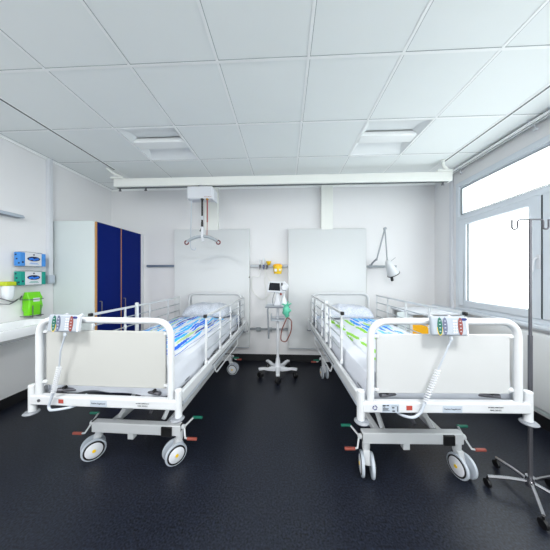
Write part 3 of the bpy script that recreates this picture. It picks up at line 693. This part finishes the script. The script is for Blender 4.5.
def place(o, base, rz):   # bedding built in bed coordinates stands on its own, at its bed
    o.location = base; o.rotation_euler = (0, 0, rz); return o
def mattress(base, rz, u, lab, z0):
    t = thing('mattress', lab, 'mattress', (base[0], base[1], 0), rz)
    MB().box(-.402, .402, .07, 1.98, z0, .812+u).build('cover', 'mattress', t, bevel=.03, seg=4)
    q = MB()
    for z in (z0+.02, .785+u): q.tube(fillet([(-.4015, .07, z), (.4015, .07, z), (.4015, 1.98, z), (-.4015, 1.98, z)], .03, closed=True), .004, 6, closed=True)
    q.build('piping', 'piping', t)
def nz(x, y, z=0): return noise.noise(Vector((x, y, z)))
def sheet(base, rz, u, seed, lab):
    bm = MB(); prof = []
    nx, ny = 44, 60; top = .832+u
    grid = []
    for j in range(ny+1):
        v = -.25+ (1.62+.25)*j/ny      # distance along bed from foot edge, negative hangs down over the foot end
        row = []
        for i in range(nx+1):
            s = -.63+1.26*i/nx
            hang = abs(s)-.412
            x = max(-.414, min(.414, s)); y = .065+max(v, 0) ; z = top-.022*max(0, (abs(x)-.34)/.074)**2
            n1 = nz(s*4+seed, v*4, seed)
            if hang > 0:
                dep = min(hang, .115+.045*max(0, 1-v/.9)+.045*nz(v*3.1, seed, 1.3+(s > 0)))
                z = z-dep-.004; x = math.copysign(.414+.012*(.5+nz(v*9, seed+dep*5, s > 0))*min(1, dep*12), s)
            if v < 0:
                dep = min(-v, .175+.03*nz(s*5, seed, 7)); y = .065-.012-.012*nz(s*8, dep*6, seed); z = min(z, top-dep)
                y = max(y, .036)
            z += .004*n1
            row.append(bm.bm.verts.new((x, y, z)))
        grid.append(row)
    for j in range(ny):
        for i in range(nx):
            bm.bm.faces.new((grid[j][i], grid[j][i+1], grid[j+1][i+1], grid[j+1][i]))
    o = bm.build('bed_sheet', 'sheet'); 
    so = o.modifiers.new('thickness', 'SOLIDIFY'); so.thickness = .003; so.offset = 1
    place(o, (base[0], base[1], 0), rz); tag(o, lab, 'sheet')
def duvet(base, rz, u, m, hw, y0, y1, seed, lab, th=.05, sh=0, hang=.0):
    bm = MB(); nx, ny = 60, 80; g0 = []; g1 = []
    for j in range(ny+1):
        v = j/ny*2-1; r0 = []; r1 = []
        for i in range(nx+1):
            s = i/nx*2-1
            e = (1-abs(s)**8)**.5*(1-abs(v)**14)**.5
            x = s*hw+.018*nz(v*3, seed, s); y = (y0+y1)/2+v*(y1-y0)/2+.02*nz(s*2.5, seed, 5)*abs(v)
            w_ = .014*nz(x*7+seed, y*5)+.008*nz(x*16, y*9, seed)
            z = .836+u-.018*max(0, (abs(x+sh)-.34)/.074)**2
            dr = hang*max(0, abs(s)-.93)/.07
            puff = th*(.72+.28*math.cos(abs(s)*PI))+w_
            r0.append(bm.bm.verts.new((x+sh, y, z+e*(puff)+.002)))
            r1.append(bm.bm.verts.new((x+sh, y, z)))
        g0.append(r0); g1.append(r1)
    for j in range(ny):
        for i in range(nx):
            bm.bm.faces.new((g0[j][i], g0[j][i+1], g0[j+1][i+1], g0[j+1][i]))
            bm.bm.faces.new((g1[j][i], g1[j+1][i], g1[j+1][i+1], g1[j][i+1]))
    for (a, b_) in ((0, 0), (ny, 0)):
        for i in range(nx): bm.bm.faces.new((g0[a][i], g1[a][i], g1[a][i+1], g0[a][i+1]) if a == 0 else (g0[a][i], g0[a][i+1], g1[a][i+1], g1[a][i]))
    for c_ in (0, nx):
        for j in range(ny): bm.bm.faces.new((g0[j][c_], g0[j+1][c_], g1[j+1][c_], g1[j][c_]) if c_ == 0 else (g0[j][c_], g1[j][c_], g1[j+1][c_], g0[j+1][c_]))
    o = bm.build('duvet', m); place(o, (base[0], base[1], 0), rz); tag(o, lab, 'duvet')
    o.data.set_sharp_from_angle(angle=PI)
def pillow(base, rz, u, m, seed, lab, x=0, y=1.74, a=0, w=.34, l=.22, t_=.185):
    bm = MB(); nx = 40; top = []; bot = []
    for j in range(nx+1):
        v = j/nx*2-1; r0 = []; r1 = []
        for i in range(nx+1):
            s = i/nx*2-1
            e = max(0, (1-abs(s)**3.2))**.55*max(0, (1-abs(v)**3.2))**.55
            pinch = 1-.10*(s*s*v*v)
            px_, py_ = s*w*(1-.06*v*v)*pinch, v*l*(1-.08*s*s)*pinch
            wr = .016*nz(px_*11+seed, py_*11)+.012*nz(px_*22, py_*6, seed)
            zt_ = e*(t_+wr*1.3)
            ca, sa = math.cos(a), math.sin(a)
            P_ = (x+px_*ca-py_*sa, y+px_*sa+py_*ca)
            r0.append(bm.bm.verts.new((*P_, .845+u+zt_*.86+.012))); r1.append(bm.bm.verts.new((*P_, .845+u-e*.008+.012)))
        top.append(r0); bot.append(r1)
    for j in range(nx):
        for i in range(nx):
            bm.bm.faces.new((top[j][i], top[j][i+1], top[j+1][i+1], top[j+1][i])); bm.bm.faces.new((bot[j][i], bot[j+1][i], bot[j+1][i+1], bot[j][i+1]))
    for a_ in (0, nx):
        for i in range(nx):
            bm.bm.faces.new((top[a_][i], bot[a_][i], bot[a_][i+1], top[a_][i+1])); bm.bm.faces.new((top[i][a_], bot[i][a_], bot[i+1][a_], top[i+1][a_]))
    o = bm.build('pillow', m); o.data.set_sharp_from_angle(angle=PI); place(o, (base[0], base[1], 0), rz); tag(o, lab, 'pillow')
mattress(LB, LR, -.035, 'pale blue mattress on the left bed', .644); mattress(RB, RR, -.030, 'pale blue mattress on the right bed', .686)
sheet(LB, LR, -.035, 2.2, 'white sheet draped over the mattress of the left bed'); sheet(RB, RR, -.030, 8.1, 'white sheet draped over the mattress of the right bed')
duvet(LB, LR, -.035, 'duvet_a', .36, .12, 1.50, 3.3, 'white duvet with blue and cyan brush stripes on the left bed')
duvet(RB, RR, -.030, 'duvet_b', .325, .12, 1.52, 9.3, 'white duvet with blue strokes and a lime edge on the right bed', sh=.03, th=.045)
pillow(LB, LR, -.035, 'pillow_a', 1.1, 'white pillow with a grey print on the left bed', a=.06)
pillow(RB, RR, -.030, 'pillow_b', 6.4, 'white pillow with a faint blue print on the right bed', a=-.05, t_=.165)

# ------------------------------------------------------------ bed remotes hooked on the footboard hoops
def remote(base, rz, xc, zc, lab, cordp, u):
    t = thing('bed_remote', lab, 'remote control', (base[0], base[1], 0), rz, 'bed remotes on the footboards')
    T = Matrix.Translation((xc, -.052, zc)) @ Matrix.Rotation(math.radians(.6), 4, 'Y') @ Matrix.Rotation(math.radians(-6), 4, 'X')
    MB().box(-.096, .092, -.012, .012, -.051, .051, m=T).build('housing', 'remote', t, bevel=.010, seg=3)
    MB().box(.088, .099, -.0125, .0125, -.049, .049, m=T).build('hook_edge', 'plastic', t, bevel=.006)
    MB().tube([T @ Vector((-.05, .01, .03)), T @ Vector((-.05, .055, .048)), T @ Vector((-.05, .074, .02))], .008, 8).build('hook', 'plastic', t)
    MB().tube([T @ Vector((.05, .01, .03)), T @ Vector((.05, .055, .048)), T @ Vector((.05, .074, .02))], .008, 8).build('hook', 'plastic', t)
    def oval(x, m, hgt=.046, w_=.0125, z=0):
        o_ = [(x+w_*math.cos(a), -.0125, z+hgt*math.sin(a)) for a in [2*PI*k/28 for k in range(28)]]
        return MB().prism(o_, (0, -.0016, 0), m=T).build('button_field', m, t)
    MB().prism([(-.054+.0145*math.cos(a), -.0122, -.006+.044*math.sin(a)) for a in [PI+PI*k/16 for k in range(17)]], (0, -.001, 0), m=T).build('button_border', 'yellow', t)
    oval(-.054, 'keyg'); oval(-.026, 'keyb'); oval(.055, 'keyr')
    k_ = MB()
    for x in (-.054, -.026, .055):
        for i in range(4): k_.box(x-.004, x+.004, -.0152, -.014, -.027+.018*i-.002, -.027+.018*i+.002, m=T)
    k_.build('key', 'lightgrey', t)
    k_ = MB()
    for x in (.022, .034):
        for i in range(5): k_.box(x-.004, x+.003, -.0136, -.012, -.032+.015*i-.004, -.032+.015*i+.004, m=T)
    k_.build('key', 'plastic', t)
    MB().prism([(.074+.018*math.cos(a), -.0122, .036+.007*math.sin(a)) for a in [2*PI*k/20 for k in range(20)]], (0, -.001, 0), m=T).build('badge', 'navyink', t)
    MB().tube([T @ Vector((.01, 0, -.055)), T @ Vector((.012, 0, -.075))], .008, 10).build('strain_relief', 'lightgrey', t)
    # cord: straight, then coiled, then a loose bend under the crossbar
    A, B, Cc, rest = cordp
    MB().tube([T @ Vector((.012, 0, -.07)), ((Vector(A)+T @ Vector((.012, 0, -.07)))/2)+Vector((-.004, -.006, 0)), A], .0045, 8).build('cord', 'lightgrey', t)
    n = 14; pts = []; d_ = (Vector(B)-Vector(A)); ux = d_.cross(Vector((0, 1, 0))).normalized(); uy = d_.normalized().cross(ux)
    for k in range(n*10+1):
        a = 2*PI*k/10; pts.append(Vector(A)+d_*k/(n*10)+(ux*math.cos(a)+uy*math.sin(a))*.011)
    MB().tube(pts, .0028, 6).build('coiled_cord', 'plastic', t)
    MB().tube(fillet([B]+rest, .04, 8), .0075, 10).build('cord_end', 'lightgrey', t)
remote(LB, LR, -.203, 1.083, 'grey bed remote with coiled cord hooked on the left bed footboard',
       ((-.245, -.045, .82), (-.285, -.045, .655), 0, [(-.315, -.045, .575), (-.30, -.05, .555), (-.24, -.045, .56), (-.18, .0, .555), (-.17, .06, .60)]), 0)
remote(RB, RR, -.016, 1.098, 'grey bed remote with coiled cord hooked on the right bed footboard',
       ((-.065, -.045, .86), (-.135, -.045, .68), 0, [(-.16, -.045, .62), (-.20, -.045, .595), (-.25, -.0, .585), (-.28, .06, .62)]), .036)

# ------------------------------------------------------------ vital signs monitor on its trolley
t = thing('monitor_trolley', 'white five-legged wheeled stand between the beds', 'trolley', (-.10, 3.0, 0))
for k in range(5):
    a = math.radians(-88+72*k); ca, sa = math.cos(a), math.sin(a)
    def pt(r, w_, z): return (ca*r-sa*w_, sa*r+ca*w_, z)
    lp = []
    for (r, w_, z0, z1) in ((.01, .034, .075, .15), (.07, .030, .072, .125), (.14, .024, .085, .118), (.20, .024, .105, .130), (.27, .024, .105, .130)):
        lp.append([pt(r, -w_, z0), pt(r, w_, z0), pt(r, w_, z1), pt(r, -w_, z1)])
    l_ = MB().loft(lp).build('leg', 'plastic', t, bevel=.006)
    cs = MB(); q = pt(.245, 0, 0)
    R_ = Matrix.Translation(q) @ Matrix.Rotation(a+.8, 4, 'Z')
    for s_ in (-1, 1): cs.lathe([(.001, -.008), (.036, -.008), (.04, -.004), (.04, .004), (.036, .008), (.001, .008)], c=(s_*.014, 0, .0405), axis='X', m=R_)
    cs = cs.build('caster', 'black', t)
    MB().lathe([(.012, .1), (.012, .07), (.022, .06), (.022, .05)], m=R_).lathe([(.001, -.025), (.014, -.025), (.014, .025), (.001, .025)], c=(0, 0, .0405), axis='X', m=R_).build('fork', 'chrome', cs)
MB().lathe([(.05, .085), (.055, .12), (.035, .17), (.024, .24)]).build('hub', 'plastic', t)
MB().cyl((0, 0, .2), (0, 0, .94), .019).build('column', 'plastic', t)
MB().loft([rrect(0, -.02, .14, .11, .05, .94), rrect(0, -.02, .158, .13, .05, .955), rrect(0, -.02, .158, .13, .05, .965)]).build('tray', 'lightgrey', t)
MB().tube(fillet([(-.14, -.12, .95), (-.165, -.16, .955), (.165, -.16, .955), (.14, -.12, .95)], .03), .008, 10).build('tray_handle', 'greyp', t)
MB().box(-.09, .09, -.09, .05, .76, .78).box(-.09, -.085, -.09, .05, .76, .85).box(.085, .09, -.09, .05, .76, .85).box(-.09, .09, -.092, -.088, .82, .826).build('basket', 'lightgrey', t)
MB().loft([rrect(0, 0, .06, .05, .02, .966), rrect(0, 0, .035, .03, .015, 1.03), rrect(0, 0, .022, .022, .01, 1.14)]).build('neck', 'plastic', t)
t2 = thing('patient_monitor', 'white patient monitor with a dark screen on the trolley neck', 'monitor', (-.11, 2.94, 1.135))
t2.scale = (1.06, 1, 1.1)
R_ = Matrix.Rotation(math.radians(3), 4, 'Y')
MB().prism([(-.13, 0, 0), (-.115, 0, .135), (.07, 0, .14), (.10, 0, .15), (.115, 0, .03), (.10, 0, 0)], (0, .10, 0), m=R_).build('body', 'plastic', t2, bevel=.012, seg=3)
MB().prism([(-.108, -.002, .028), (-.096, -.002, .122), (.03, -.002, .122), (.04, -.002, .028)], (0, .004, 0), m=R_).build('screen', 'screen', t2)
MB().lathe([(.001, .002), (.045, .002), (.05, -.01), (.04, -.03), (.001, -.03)], c=(.098, -.0, .075), axis='Y', m=Matrix.Scale(1, 4)).build('side_module', 'plastic', t2)
MB().box(.055, .072, -.035, -.01, .09, .125).build('sensor_clip', 'black', t2, bevel=.004)
MB().cyl((.05, .03, -.03), (.05, .03, .005), .012).build('port', 'strapred', t2)
t = thing('spray_bottle', 'milky bottle standing on the trolley tray under the monitor', 'bottle', (.055-.07, 2.90, .967))
MB().lathe([(.036, 0), (.042, .01), (.04, .05), (.022, .10), (.012, .125), (.012, .14)]).build('body', 'translucent', t)
MB().cyl((0, 0, .138), (0, 0, .155), .014).build('cap', 'plastic', t)
t = thing('breathing_mask', 'turquoise breathing mask hanging off the trolley tray', 'mask', (.018, 2.785, .905))
bl = []
for k in range(9):
    z = -.07+.17*k/8; r_ = .055*math.sin(PI*(k+.8)/9.6)
    bl.append([(r_*(.9+.25*nz(math.cos(a)*2, math.sin(a)*2, k*.6))*math.cos(a)+.01*math.sin(k*1.9), r_*.7*math.sin(a), z) for a in [2*PI*i/18 for i in range(18)]])
MB().loft(bl).build('bag', 'mask', t)
for (dx, dz) in ((-.06, .10), (.02, .135), (.06, .11)): MB().tube([(0, 0, .06), (dx*.6, -.02, .10), (dx, 0, dz)], .014, 8, r1=.006).build('strap_end', 'mask', t)
cord('breathing_hose', [(.02, 2.785, .84), (.085, 2.78, .80), (.08, 2.78, .66), (.01, 2.78, .52), (-.055, 2.78, .54), (-.05, 2.78, .66), (.0, 2.78, .78), (.03, 2.785, .84)], .007, 'brown', 'brown rubber hose looping beside the trolley column', 'hose', .09)
cord('pressure_cuff_hose', [(-.22, 2.82, .945), (-.225, 2.80, .93), (-.215, 2.80, .72), (-.21, 2.80, .56)], .011, 'greyp', 'thick grey hose hanging from the left of the trolley tray', 'hose', .03)
cord('monitor_cable', [(-.14, 2.95, 1.15), (-.17, 2.90, 1.04), (-.155, 2.90, .972)], .006, 'greyp', 'short grey cable between monitor and tray', 'cable', .05)

# ------------------------------------------------------------ drip stand beside the right bed
t = thing('drip_stand', 'tall steel drip stand with two hooks behind the right bed foot', 'drip stand', (1.512, 1.42, 0))
for k in range(5):
    a = math.radians(20+72*k)
    l_ = MB().tube([(0, 0, .10), (math.cos(a)*.10, math.sin(a)*.10, .09), (math.cos(a)*.21, math.sin(a)*.21, .07)], .010, 8).build('leg', 'chrome', t)
    MB().lathe([(.001, -.008), (.024, -.008), (.026, 0), (.024, .008), (.001, .008)], c=(math.cos(a)*.21, math.sin(a)*.21, .027), axis='X').cyl((math.cos(a)*.21, math.sin(a)*.21, .03), (math.cos(a)*.21, math.sin(a)*.21, .07), .006).build('caster', 'black', l_)
MB().cyl((0, 0, .07), (0, 0, .13), .022).build('hub', 'chrome', t)
MB().cyl((0, 0, .10), (0, 0, 1.0), .011).cyl((0, 0, .98), (0, 0, 1.71), .008).build('pole', 'steel', t)
for sx in (-1, 1): MB().tube(fillet([(0, 0, 1.715), (sx*.075, 0, 1.715), (sx*.075, 0, 1.655), (sx*.108, 0, 1.655), (sx*.108, 0, 1.715)], .02, 8), .005, 8).build('hook', 'steel', t)

# ------------------------------------------------------------ bedside cabinet behind the right bed
t = thing('bedside_cabinet', 'white bedside cabinet with open shelf between the right bed and window', 'bedside cabinet', (1.76, 2.92, 0), 0)
bd = MB()
for (sx, sy) in ((-1, -1), (-1, 1), (1, -1), (1, 1)): bd.box(sx*.24-.016, sx*.24+.016, sy*.2-.016, sy*.2+.016, .08, .90)
bd.box(-.24, .24, .19, .205, .1, .88).box(-.24, .24, -.19, .19, .60, .62).box(-.24, .24, -.19, .19, .1, .12)
bd.build('body', 'panel', t, bevel=.003)
MB().loft([rrect(.02, 0, .29, .24, .04, .895), rrect(.02, 0, .30, .25, .04, .905), rrect(.02, 0, .30, .25, .04, .925)]).build('top', 'plastic', t, bevel=.002)
MB().box(-.40, -.27, -.20, -.185, .70, .925).box(-.27, -.25, -.2, -.17, .6, .92).build('folded_flap', 'cabside', t, bevel=.004)
d = MB().box(-.218, .218, -.215, -.195, .14, .58).build('door', 'panel', t, bevel=.004)
MB().tube([(-.15, -.215, .5), (-.15, -.235, .5), (-.15, -.235, .4), (-.15, -.215, .4)], .006, 8).build('handle', 'chrome', d)
for (sx, sy) in ((-1, -1), (-1, 1), (1, -1), (1, 1)):
    MB().lathe([(.001, -.012), (.036, -.012), (.038, 0), (.036, .012), (.001, .012)], c=(sx*.24, sy*.2, .039), axis='X').cyl((sx*.24, sy*.2, .04), (sx*.24, sy*.2, .085), .008).build('caster', 'greyp', t)
tag(MB().box(1.545, 1.94, 2.735, 2.98, .621, .775).build('storage_box', 'orange', bevel=.012), 'orange-yellow box on the shelf of the bedside cabinet', 'box')
